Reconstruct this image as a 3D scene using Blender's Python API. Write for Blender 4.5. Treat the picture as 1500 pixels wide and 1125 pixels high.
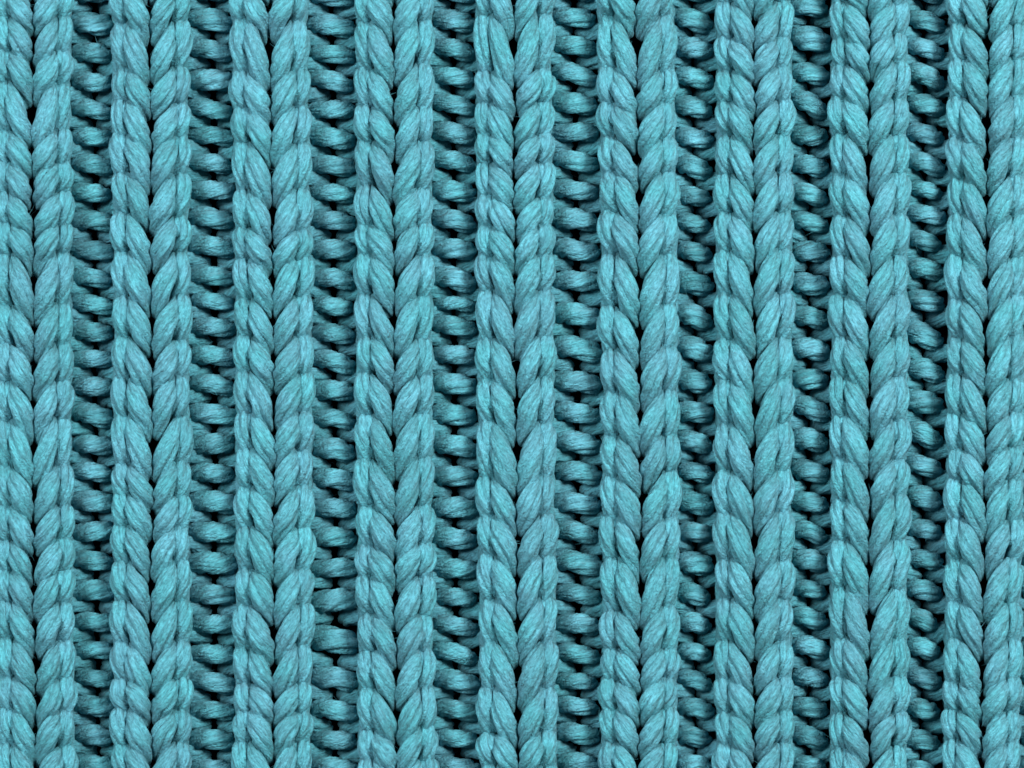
import bpy, math
import numpy as np

S = 0.0001                 # one photograph pixel of fabric = 0.1 mm
CX, CY = 750.0, 562.5      # middle of the frame, in fabric pixels
D = 4200.0                 # lens distance to the rib tops, in fabric pixels
ZREF = 60.0                # height of the rib tops
rng = np.random.default_rng(7)

sc = bpy.context.scene
for o in list(bpy.data.objects):
    bpy.data.objects.remove(o)
C = sc.collection

# ------------------------------------------------------------------ camera
cam_d = bpy.data.cameras.new('camera')
cam_d.sensor_width = 36.0
cam_d.lens = 36.0 * D / 1500.0
cam_d.clip_start = 0.005
cam_d.clip_end = 10.0
cam = bpy.data.objects.new('camera', cam_d)
cam.location = (0, 0, (D + ZREF) * S)
C.objects.link(cam)
sc.camera = cam

# ------------------------------------------------------------------ light
w = bpy.data.worlds.new('World')
sc.world = w
w.use_nodes = True
bg = w.node_tree.nodes['Background']
bg.inputs[0].default_value = (0.93, 0.97, 1.0, 1)
bg.inputs[1].default_value = 0.12


def softbox(name, loc, target, size, watts, col):
    d = bpy.data.lights.new(name, 'AREA')
    d.shape = 'RECTANGLE'
    d.size, d.size_y = size
    d.energy = watts
    d.color = col
    o = bpy.data.objects.new(name, d)
    o.location = loc
    from mathutils import Vector
    o.rotation_euler = (Vector(target) - Vector(loc)).to_track_quat('-Z', 'Y').to_euler()
    C.objects.link(o)


softbox('softbox_right', (0.33, 0.23, 0.58), (0, 0, 0), (0.15, 0.22), 8.6, (1.0, 0.985, 0.96))
softbox('softbox_left', (-0.33, 0.17, 0.58), (0, 0, 0), (0.15, 0.22), 5.2, (0.97, 0.985, 1.0))

sc.view_settings.view_transform = 'Standard'
sc.view_settings.look = 'None'
sc.view_settings.gamma = 1.0
sc.view_settings.exposure = 0.0
sc.view_settings.use_curve_mapping = False
sc.render.engine = 'CYCLES'
sc.cycles.max_bounces = 10
sc.cycles.diffuse_bounces = 8


# ------------------------------------------------------------------ materials
def yarn_material():
    m = bpy.data.materials.new('teal_wool_yarn')
    m.use_nodes = True
    nt = m.node_tree
    N, L = nt.nodes, nt.links
    b = N['Principled BSDF']
    at = N.new('ShaderNodeAttribute'); at.attribute_name = 'fibre'
    sep = N.new('ShaderNodeSeparateXYZ'); L.new(at.outputs['Vector'], sep.inputs[0])

    def fibres(ku, kv, detail, rough):
        v = N.new('ShaderNodeVectorMath'); v.operation = 'MULTIPLY'
        L.new(at.outputs['Vector'], v.inputs[0]); v.inputs[1].default_value = (ku, kv, 37.0)
        n = N.new('ShaderNodeTexNoise'); n.inputs['Scale'].default_value = 1.0
        n.inputs['Detail'].default_value = detail; n.inputs['Roughness'].default_value = rough
        L.new(v.outputs[0], n.inputs['Vector'])
        return n
    fine = fibres(0.16, 0.34, 4.0, 0.70)
    coarse = fibres(0.03, 0.17, 2.0, 0.5)
    # patchy dye: greener and bluer stretches of wool
    tc = N.new('ShaderNodeTexCoord')
    dye = N.new('ShaderNodeTexNoise'); dye.inputs['Scale'].default_value = 150.0; dye.inputs['Detail'].default_value = 2.0
    L.new(tc.outputs['Object'], dye.inputs['Vector'])
    r1 = N.new('ShaderNodeValToRGB')
    r1.color_ramp.elements[0].position = 0.36; r1.color_ramp.elements[0].color = (0.068, 0.318, 0.378, 1)
    r1.color_ramp.elements[1].position = 0.64; r1.color_ramp.elements[1].color = (0.090, 0.318, 0.402, 1)
    L.new(dye.outputs['Fac'], r1.inputs['Fac'])
    # single fibres lighter and darker, and strand to strand
    mr = N.new('ShaderNodeMapRange'); mr.inputs[1].default_value = 0.28; mr.inputs[2].default_value = 0.72
    mr.inputs[3].default_value = 0.48; mr.inputs[4].default_value = 1.52
    L.new(fine.outputs['Fac'], mr.inputs[0])
    ms = N.new('ShaderNodeMapRange'); ms.inputs[3].default_value = 0.90; ms.inputs[4].default_value = 1.10
    L.new(sep.outputs['Z'], ms.inputs[0])
    mm = N.new('ShaderNodeMath'); mm.operation = 'MULTIPLY'
    L.new(mr.outputs[0], mm.inputs[0]); L.new(ms.outputs[0], mm.inputs[1])
    vm = N.new('ShaderNodeVectorMath'); vm.operation = 'SCALE'
    L.new(r1.outputs['Color'], vm.inputs[0]); L.new(mm.outputs[0], vm.inputs['Scale'])
    L.new(vm.outputs[0], b.inputs['Base Color'])
    b.inputs['Roughness'].default_value = 0.95
    b.inputs['Specular IOR Level'].default_value = 0.12
    b.inputs['Sheen Weight'].default_value = 0.10
    b.inputs['Sheen Roughness'].default_value = 0.5
    b.inputs['Sheen Tint'].default_value = (0.7, 0.95, 1.0, 1)
    add = N.new('ShaderNodeMath'); add.operation = 'ADD'
    L.new(fine.outputs['Fac'], add.inputs[0]); L.new(coarse.outputs['Fac'], add.inputs[1])
    grain = N.new('ShaderNodeTexNoise'); grain.inputs['Scale'].default_value = 3000.0
    grain.inputs['Detail'].default_value = 2.0; grain.inputs['Roughness'].default_value = 0.6
    L.new(tc.outputs['Object'], grain.inputs['Vector'])
    g2 = N.new('ShaderNodeMath'); g2.operation = 'MULTIPLY_ADD'; g2.inputs[1].default_value = 0.55
    L.new(grain.outputs['Fac'], g2.inputs[0]); L.new(add.outputs[0], g2.inputs[2])
    bp = N.new('ShaderNodeBump'); bp.inputs['Strength'].default_value = 1.0
    bp.inputs['Distance'].default_value = 6.5 * S
    L.new(g2.outputs[0], bp.inputs['Height']); L.new(bp.outputs[0], b.inputs['Normal'])
    return m


def table_material():
    m = bpy.data.materials.new('near_black_table_cloth')
    m.use_nodes = True
    nt = m.node_tree
    b = nt.nodes['Principled BSDF']
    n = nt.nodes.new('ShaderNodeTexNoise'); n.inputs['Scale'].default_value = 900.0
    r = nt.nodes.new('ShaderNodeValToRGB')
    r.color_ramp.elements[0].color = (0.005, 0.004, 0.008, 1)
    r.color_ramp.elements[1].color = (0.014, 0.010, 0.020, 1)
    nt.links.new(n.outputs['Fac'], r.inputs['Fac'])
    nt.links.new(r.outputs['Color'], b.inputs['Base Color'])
    b.inputs['Roughness'].default_value = 0.95
    b.inputs['Specular IOR Level'].default_value = 0.1
    return m


YARN, TABLE = yarn_material(), table_material()


# ------------------------------------------------------------------ yarn strands
def to_world(P):
    """fabric pixels (x right, y down, z up), as seen from the lens, to metres"""
    k = (D + ZREF - P[..., 2:3]) / D
    return np.concatenate([(P[..., 0:1] - CX) * k, -(P[..., 1:2] - CY) * k, P[..., 2:3]], -1) * S


def spline(ctrl, t):
    ctrl = np.asarray(ctrl, float)
    n = len(ctrl)
    ctrl = ctrl + rng.normal(0, .7, ctrl.shape)
    P = np.vstack([2 * ctrl[0] - ctrl[1], ctrl, 2 * ctrl[-1] - ctrl[-2]])
    x = np.clip(t * (n - 1), 0, n - 1 - 1e-9)
    i = x.astype(int); f = (x - i)[:, None]
    a, b, c, d = P[i], P[i + 1], P[i + 2], P[i + 3]
    return 0.5 * (2 * b + (c - a) * f + (2 * a - 5 * b + 4 * c - d) * f ** 2 + (3 * b - 3 * c + d - a) * f ** 3)


class Yarn:
    """collects strands, becomes one mesh"""
    def __init__(self):
        self.V, self.F, self.A, self.n = [], [], [], 0

    def strand(self, ctrl, r, caps=(0.3, 0.3), ends=(0.1, 0.1), twist=0.5, flat=1.0,
               seg=40, rings=22, plies=5, groove=0.46, fuzz=0.0, tip=0.5):
        s = np.linspace(0, 1, rings)
        t = 0.55 * s + 0.45 * (0.5 - 0.5 * np.cos(np.pi * s))
        P = spline(ctrl, t)
        T = np.gradient(P, axis=0); T /= np.linalg.norm(T, axis=1)[:, None] + 1e-9
        side = np.cross(T, [0, 0, 1.0]); side /= np.linalg.norm(side, axis=1)[:, None] + 1e-9
        nrm = np.cross(side, T)
        nrm[nrm[:, 2] < 0] *= 1
        length = np.concatenate([[0], np.cumsum(np.linalg.norm(np.diff(P, axis=0), axis=1))])
        prof = np.ones(rings)
        a, b = caps
        m = t < a; prof[m] = ends[0] + (1 - ends[0]) * np.clip(1 - (1 - t[m] / a) ** 2, 0, 1) ** tip
        m = t > 1 - b; prof[m] *= ends[1] + (1 - ends[1]) * np.sqrt(np.clip(1 - (1 - (1 - t[m]) / b) ** 2, 0, 1))
        R = r * prof * (1 + 0.04 * np.sin(2 * np.pi * t * rng.uniform(0.6, 1.4) + rng.uniform(0, 6.3)))
        phi = np.linspace(-0.5 * np.pi, 1.5 * np.pi, seg + 1)
        th = phi + 0.45 * np.cos(phi)
        tw = twist * length / r
        TH = th[None, :] + tw[:, None] + rng.uniform(0, 6.3)
        h = groove * (np.abs(np.sin(plies * TH / 2 + 0.5 * np.sin(3 * t[:, None] + rng.uniform(0, 6.3)))) ** 0.55 - 0.76)
        for f, amp in ((7, 0.017), (11, 0.020), (13, 0.018), (17, 0.014)):
            h = h + amp * np.cos(f * TH + rng.uniform(0, 6.3) + rng.uniform(-3, 3) * t[:, None]
                                 + 0.8 * np.sin(5 * t[:, None] + rng.uniform(0, 6.3)))
        rr = R[:, None] * (1 + h)
        X = (P[:, None, :] + rr[..., None] * (np.cos(th)[None, :, None] * side[:, None, :]
                                              + flat * np.sin(th)[None, :, None] * nrm[:, None, :]))
        cols = seg + 1
        self.V.append(to_world(X).reshape(-1, 3))
        u = np.repeat(length[:, None], cols, 1)
        v = np.repeat((r * th)[None, :], rings, 0) + (tw * r)[:, None]
        k = rng.random()
        att = np.stack([u + 700 * k, v + 300 * k, np.full_like(u, k)], -1).reshape(-1, 3)
        i, j = np.meshgrid(np.arange(rings - 1), np.arange(seg), indexing='ij')
        a0 = self.n + i * cols + j
        q = np.stack([a0, a0 + cols, a0 + cols + 1, a0 + 1], -1).reshape(-1, 4)
        self.F.append(q); self.A.append(att)
        self.n += rings * cols
        if fuzz:
            hairs(X, T, P, rr, fuzz)

    def build(self, name, parent, kind=None, mat=None):
        V = np.vstack(self.V); F = np.vstack(self.F); A = np.vstack(self.A)
        me = bpy.data.meshes.new(name)
        me.vertices.add(len(V)); me.vertices.foreach_set('co', V.astype(np.float32).ravel())
        me.loops.add(F.size); me.loops.foreach_set('vertex_index', F.astype(np.int32).ravel())
        me.polygons.add(len(F)); me.polygons.foreach_set('loop_start', np.arange(0, F.size, F.shape[1], dtype=np.int32))
        me.polygons.foreach_set('use_smooth', np.ones(len(F), bool))
        at = me.attributes.new('fibre', 'FLOAT_VECTOR', 'POINT')
        at.data.foreach_set('vector', A.astype(np.float32).ravel())
        me.update(calc_edges=True)
        me.materials.append(mat or YARN)
        o = bpy.data.objects.new(name, me); C.objects.link(o)
        o.parent = parent
        if kind:
            o['kind'] = kind
        return o


HAIR = Yarn()


def hairs(X, T, P, rr, count):
    """stray wool fibres lifting off a strand's upper side"""
    n = rng.poisson(count)
    rings, cols = X.shape[:2]
    for _ in range(n):
        i = rng.integers(2, rings - 2); j = rng.integers(int(cols * .2), int(cols * .8))
        p = X[i, j]; nn = p - P[i]; nn = nn / (np.linalg.norm(nn) + 1e-9)
        d = T[i] * rng.choice([-1, 1]) * rng.uniform(.3, 1) + nn * rng.uniform(.1, .7) + rng.normal(0, .35, 3)
        d /= np.linalg.norm(d)
        bend = rng.normal(0, .5, 3) - nn * rng.uniform(.1, .6)
        L = rng.uniform(5, 15)
        t = np.linspace(0, 1, 5)[:, None]
        c = p - nn * 1.0 + d * L * t + bend * L * t ** 2 * 0.6
        tt = np.gradient(c, axis=0); tt /= np.linalg.norm(tt, axis=1)[:, None]
        s1 = np.cross(tt, [0.3, 0.2, 1.0]); s1 /= np.linalg.norm(s1, axis=1)[:, None]
        s2 = np.cross(tt, s1)
        rad = rng.uniform(.17, .29) * (1 - 0.75 * t)
        ring = np.stack([c + rad * (math.cos(a) * s1 + math.sin(a) * s2) for a in (0, 2.094, 4.189)], 1)
        HAIR.V.append(to_world(ring).reshape(-1, 3))
        ii, jj = np.meshgrid(np.arange(4), np.arange(3), indexing='ij')
        a0 = HAIR.n + ii * 3 + jj; a1 = HAIR.n + ii * 3 + (jj + 1) % 3
        HAIR.F.append(np.stack([a0, a1, a1 + 3, a0 + 3], -1).reshape(-1, 4))
        HAIR.A.append(np.tile([rng.uniform(0, 500), rng.uniform(0, 500), rng.random()], (15, 1)))
        HAIR.n += 15


# ------------------------------------------------------------------ the surface under the knit
bpy_me = bpy.data.meshes.new('table_surface')
h = 0.35; zt = -78 * S
bpy_me.from_pydata([(-h, -h, zt), (h, -h, zt), (h, h, zt), (-h, h, zt),
                    (-h, -h, zt - .02), (h, -h, zt - .02), (h, h, zt - .02), (-h, h, zt - .02)], [],
                   [(0, 1, 2, 3), (7, 6, 5, 4), (0, 4, 5, 1), (1, 5, 6, 2), (2, 6, 7, 3), (3, 7, 4, 0)])
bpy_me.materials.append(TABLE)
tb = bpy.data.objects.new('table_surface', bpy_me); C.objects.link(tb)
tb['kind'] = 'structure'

# ------------------------------------------------------------------ the knit: where its courses lie
RIB_X = [(-126, -124, -120), (48, 49, 54), (219, 222, 222), (394, 401, 399), (577, 578, 581), (753, 756, 760),
         (931, 938, 936), (1104, 1105, 1105), (1273, 1274, 1272), (1447, 1444, 1437), (1622, 1617, 1606)]
ROWS = [None,
        [-22, 27, 77, 121, 193, 238, 284, 327, 371, 447, 505, 559, 613, 687, 742, 793, 835, 880, 938, 995, 1040, 1093],
        [-18, 31, 103, 150, 199, 255, 315, 372, 436, 498, 554, 610, 680, 728, 770, 821, 879, 943, 997, 1039, 1089],
        [-18, 28, 106, 157, 209, 279, 334, 378, 436, 494, 546, 605, 658, 712, 773, 834, 887, 947, 1000, 1041, 1088],
        [-15, 28, 100, 158, 206, 274, 331, 375, 433, 496, 550, 608, 672, 743, 799, 844, 899, 953, 1010, 1068, 1114],
        [-25, 20, 106, 150, 198, 237, 288, 333, 376, 430, 496, 555, 615, 699, 755, 815, 878, 940, 1010, 1074, 1122],
        [-28, 20, 102, 153, 201, 253, 312, 370, 451, 510, 573, 638, 695, 757, 815, 897, 952, 998, 1040, 1088],
        [-45, 2, 57, 102, 149, 199, 255, 312, 368, 430, 497, 557, 621, 689, 751, 819, 876, 939, 995, 1041, 1091],
        [-40, 4, 55, 91, 145, 196, 256, 315, 375, 434, 497, 554, 612, 674, 729, 794, 860, 936, 995, 1045, 1095],
        [-18, 37, 85, 144, 201, 260, 316, 377, 435, 494, 554, 608, 656, 702, 760, 821, 881, 938, 997, 1041, 1088],
        None]
HOLE_X = [None, (142, 142, 147), (314, 316, 316), (488, 491, 493), (665, 666, 670), (841, 846, 850),
          (1014, 1019, 1021), (1183, 1184, 1184), (1353, 1352, 1347), (1524, 1521, 1513)]
HOLES = [None,
         [12, 57, 100, 140, 181, 221, 262, 302, 344, 388, 427, 466, 506, 546, 586, 631, 672, 712, 756, 800, 842, 889, 932, 973, 1013, 1055, 1098],
         [7, 53, 95, 139, 180, 220, 259, 299, 340, 383, 424, 459, 500, 543, 584, 628, 672, 714, 758, 801, 849, 894, 935, 978, 1021, 1060, 1106],
         [16, 60, 100, 139, 182, 223, 263, 303, 344, 388, 429, 468, 509, 551, 594, 634, 681, 723, 766, 810, 854, 905, 970, 1018, 1063, 1103],
         [8, 52, 92, 134, 174, 215, 258, 301, 344, 387, 432, 458, 499, 540, 583, 631, 676, 720, 766, 811, 854, 896, 937, 977, 1020, 1062, 1102],
         [4, 46, 89, 131, 174, 215, 258, 300, 344, 388, 436, 486, 536, 583, 626, 670, 716, 759, 801, 849, 892, 937, 979, 1016, 1053, 1097],
         [8, 50, 92, 136, 180, 223, 267, 308, 347, 391, 440, 488, 535, 581, 626, 670, 714, 759, 801, 849, 892, 935, 976, 1016, 1059, 1100],
         [30, 85, 130, 176, 221, 265, 305, 347, 391, 440, 488, 534, 577, 622, 667, 714, 759, 801, 842, 885, 926, 970, 1014, 1059, 1102],
         [11, 52, 92, 132, 175, 219, 261, 295, 334, 373, 416, 465, 520, 565, 613, 661, 705, 754, 798, 842, 887, 929, 971, 1015, 1061, 1107],
         [9, 51, 92, 134, 176, 219, 262, 300, 342, 385, 428, 474, 520, 565, 612, 658, 704, 752, 797, 842, 887, 929, 971, 1015, 1060, 1104]]


def track(tri, y):
    u = np.clip(y, -150, 1275) / 562.5 - 1
    a, b, c = tri
    return b + (c - a) / 2 * u + ((a + c) / 2 - b) * u * u


def extend(lst, step, lo=-230, hi=1360):
    lst = list(lst)
    while lst[0] > lo:
        lst.insert(0, lst[0] - step * rng.uniform(.85, 1.15))
    while lst[-1] < hi:
        lst.append(lst[-1] + step * rng.uniform(.85, 1.15))
    return lst


def J(s):
    return rng.normal(0, s)


def knit_legs(Y, tri, y0, y1, q, below):
    """the two legs of one knit stitch, each a doubled strand"""
    hgt = y1 - y0
    for sd in (-1, 1):
        a = y0 + J(2.2); b = y1 + J(2.2)
        hh = b - a
        cx = track(tri, (a + b) / 2) + J(0.8)
        zz = J(1.6)
        reach = min(32, max(19, 0.45 * below))      # down between the legs of the stitch below
        # outer strand on the rib's shoulder
        xo = 43.6 + J(1.0)
        Y.strand([(cx + sd * (xo - 5), a - 4, 19 + zz), (cx + sd * (xo + 0.5), a + .20 * hh, 36 + zz),
                  (cx + sd * (xo + 1.6), a + .50 * hh, 41 + zz), (cx + sd * (xo - 3.5), a + .84 * hh, 32 + zz),
                  (cx + sd * (xo - 9), b + 12, 8 + zz)],
                 13.2 + J(.5), caps=(.34, .40), ends=(.2, .3), twist=-.44 * sd + J(.08), flat=1.0, **q)
        # inner strand: thin tip at the seam, widening as it slants down to the middle of the rib
        xi = 30.0 + J(.8)
        Y.strand([(cx + sd * (xi + 2.5), a - 3, 34 + zz), (cx + sd * (xi - 3.0), a + .32 * hh, 49 + zz),
                  (cx + sd * (xi - 11.0), a + .70 * hh, 55 + zz), (cx + sd * (xi - 17.0), b + .10 * reach, 41 + zz),
                  (cx + sd * (xi - 21.5), b + 1.2 * reach, 14 + zz)],
                 14.6 + J(.5), caps=(.50, .42), ends=(.10, .2), twist=-.40 * sd + J(.08), flat=1.0, tip=1.15, **q)


def purl_loop(Y, xl, xr, ya, yb, q, slope=3.5):
    """one purl bar across the channel between two holes"""
    yc = (ya + yb) / 2
    r = np.clip((yb - ya) * 0.318, 9.5, 17) + J(.5)
    sl = slope + J(2.0); z = J(2.2)
    xr = xr + J(1.5)
    Y.strand([(xl + 1, yc - .8 * sl + 3, -54 + z), (xl + 6, yc - .8 * sl + 2, -32 + z), (xl + .32 * (xr - xl), yc - .5 * sl, -12 + z),
              (xl + .62 * (xr - xl), yc, -5 + z), (xr - 9, yc + .7 * sl, -15 + z), (xr - 1, yc + sl + 2, -44 + z)],
             r, caps=(.50, .36), ends=(.30, .40), twist=.62 + J(.12), flat=.95, **q)


def link(Y, xl, hx, yh, q):
    """short strand between two purl bars, running from the rib into the hole"""
    Y.strand([(xl - 13, yh - 7 + J(1.5), -18), (xl + 1, yh - 4 + J(1), -22), (xl + .5 * (hx - xl), yh + J(1), -33),
              (hx - 10, yh + 3 + J(1.5), -48)], 11.0 + J(.6), caps=(.3, .5), ends=(.5, .3), twist=.4, **q)


def deep_strand(Y, hx, xr, yh, q):
    Y.strand([(hx + 11, yh + 2, -52), (hx + 11 + .5 * (xr - hx - 11), yh + J(1.5), -38), (xr + 8, yh - 2 + J(1.5), -30),
              (xr + 26, yh - 4, -34)], 12.5 + J(.6), caps=(.2, .2), ends=(.5, .4), twist=.4, **q)


def rib_core(Y, tri, y_from, y_to, q):
    """the yarn inside the rib, behind the stitches"""
    for sd in (-1, 1):
        for xo, z, r in ((36, 6, 13), (43, -13, 12), (42, -34, 14), (42, -56, 14)):
            ys = np.arange(y_from, y_to + 1, 22.0)
            ctrl = [(track(tri, y) + sd * (xo + 3 * math.sin(y / 8.5 + z)), y, z + 2 * math.sin(y / 11)) for y in ys]
            Y.strand(ctrl, r, caps=(.01, .01), ends=(.5, .5), twist=.5, **q)


FULL = dict(seg=46, rings=20, fuzz=24.0)
BAR = dict(seg=46, rings=20, fuzz=5.0)
SMALL = dict(seg=24, rings=12, fuzz=2.0)
DEEP = dict(seg=18, rings=10)
EDGE = dict(seg=22, rings=12)
CORE = dict(seg=12, rings=80)

fabric = bpy.data.objects.new('knitted_fabric', None)
C.objects.link(fabric)
fabric.empty_display_size = 0.01
fabric['label'] = 'chunky teal wool rib knit filling the whole picture'
fabric['category'] = 'knitted fabric'

outer = Yarn()          # the knit going on beyond the frame
for k, tri in enumerate(RIB_X):
    rows = extend(ROWS[k] or [-20 + 53 * n + J(5) for n in range(22)], 53)
    seen = ROWS[k] is not None
    if seen:
        core = Yarn(); rib_core(core, tri, -260, 1390, CORE)
        rib = core.build('rib', fabric)
    else:
        rib_core(outer, tri, -260, 1390, CORE)
    for y0, y1, y2 in zip(rows[:-1], rows[1:], rows[2:] + [rows[-1] + 53]):
        if seen and y1 + 36 > -4 and y0 < 1128:
            st = Yarn(); knit_legs(st, tri, y0, y1, FULL, y2 - y1)
            st.build('knit_stitch', rib)
        else:
            knit_legs(outer, tri, y0, y1, EDGE, y2 - y1)

GAP = [4, 3, 4, 6, 7, 8, 11, 10, 13, 12]
for k in range(len(RIB_X) - 1):
    L_, R_ = RIB_X[k], RIB_X[k + 1]
    seen = HOLES[k] is not None
    hs = extend(HOLES[k] or [10 + 42.5 * n + J(2) for n in range(27)], 43)
    hxt = HOLE_X[k] or tuple((a + b) / 2 + 6 for a, b in zip(L_, R_))
    ch = Yarn()
    bars = []
    for n, (ya, yb) in enumerate(zip(hs[:-1], hs[1:])):
        yc = (ya + yb) / 2
        xl = track(L_, yc) + 55; xr = track(R_, yc) - 55 - GAP[k]
        hx = track(hxt, ya)
        vis = seen and yb > 0 and ya < 1125
        if vis:
            b = Yarn(); purl_loop(b, xl, xr, ya, yb, BAR, 3.0 + 0.35 * k); bars.append(('purl_bar', b))
            b = Yarn(); link(b, xl, hx, ya, SMALL); bars.append(('link_strand', b))
            deep_strand(ch, hx, xr, ya, DEEP)
        else:
            purl_loop(outer, xl, xr, ya, yb, EDGE)
            link(outer, xl, hx, ya, DEEP); deep_strand(outer, hx, xr, ya, DEEP)
    if seen:
        c = ch.build('purl_channel', fabric)
        for nm, b in bars:
            b.build(nm, c)

outer.build('outer_stitches', fabric, 'stuff')
HAIR.build('wool_fuzz', fabric, 'stuff')
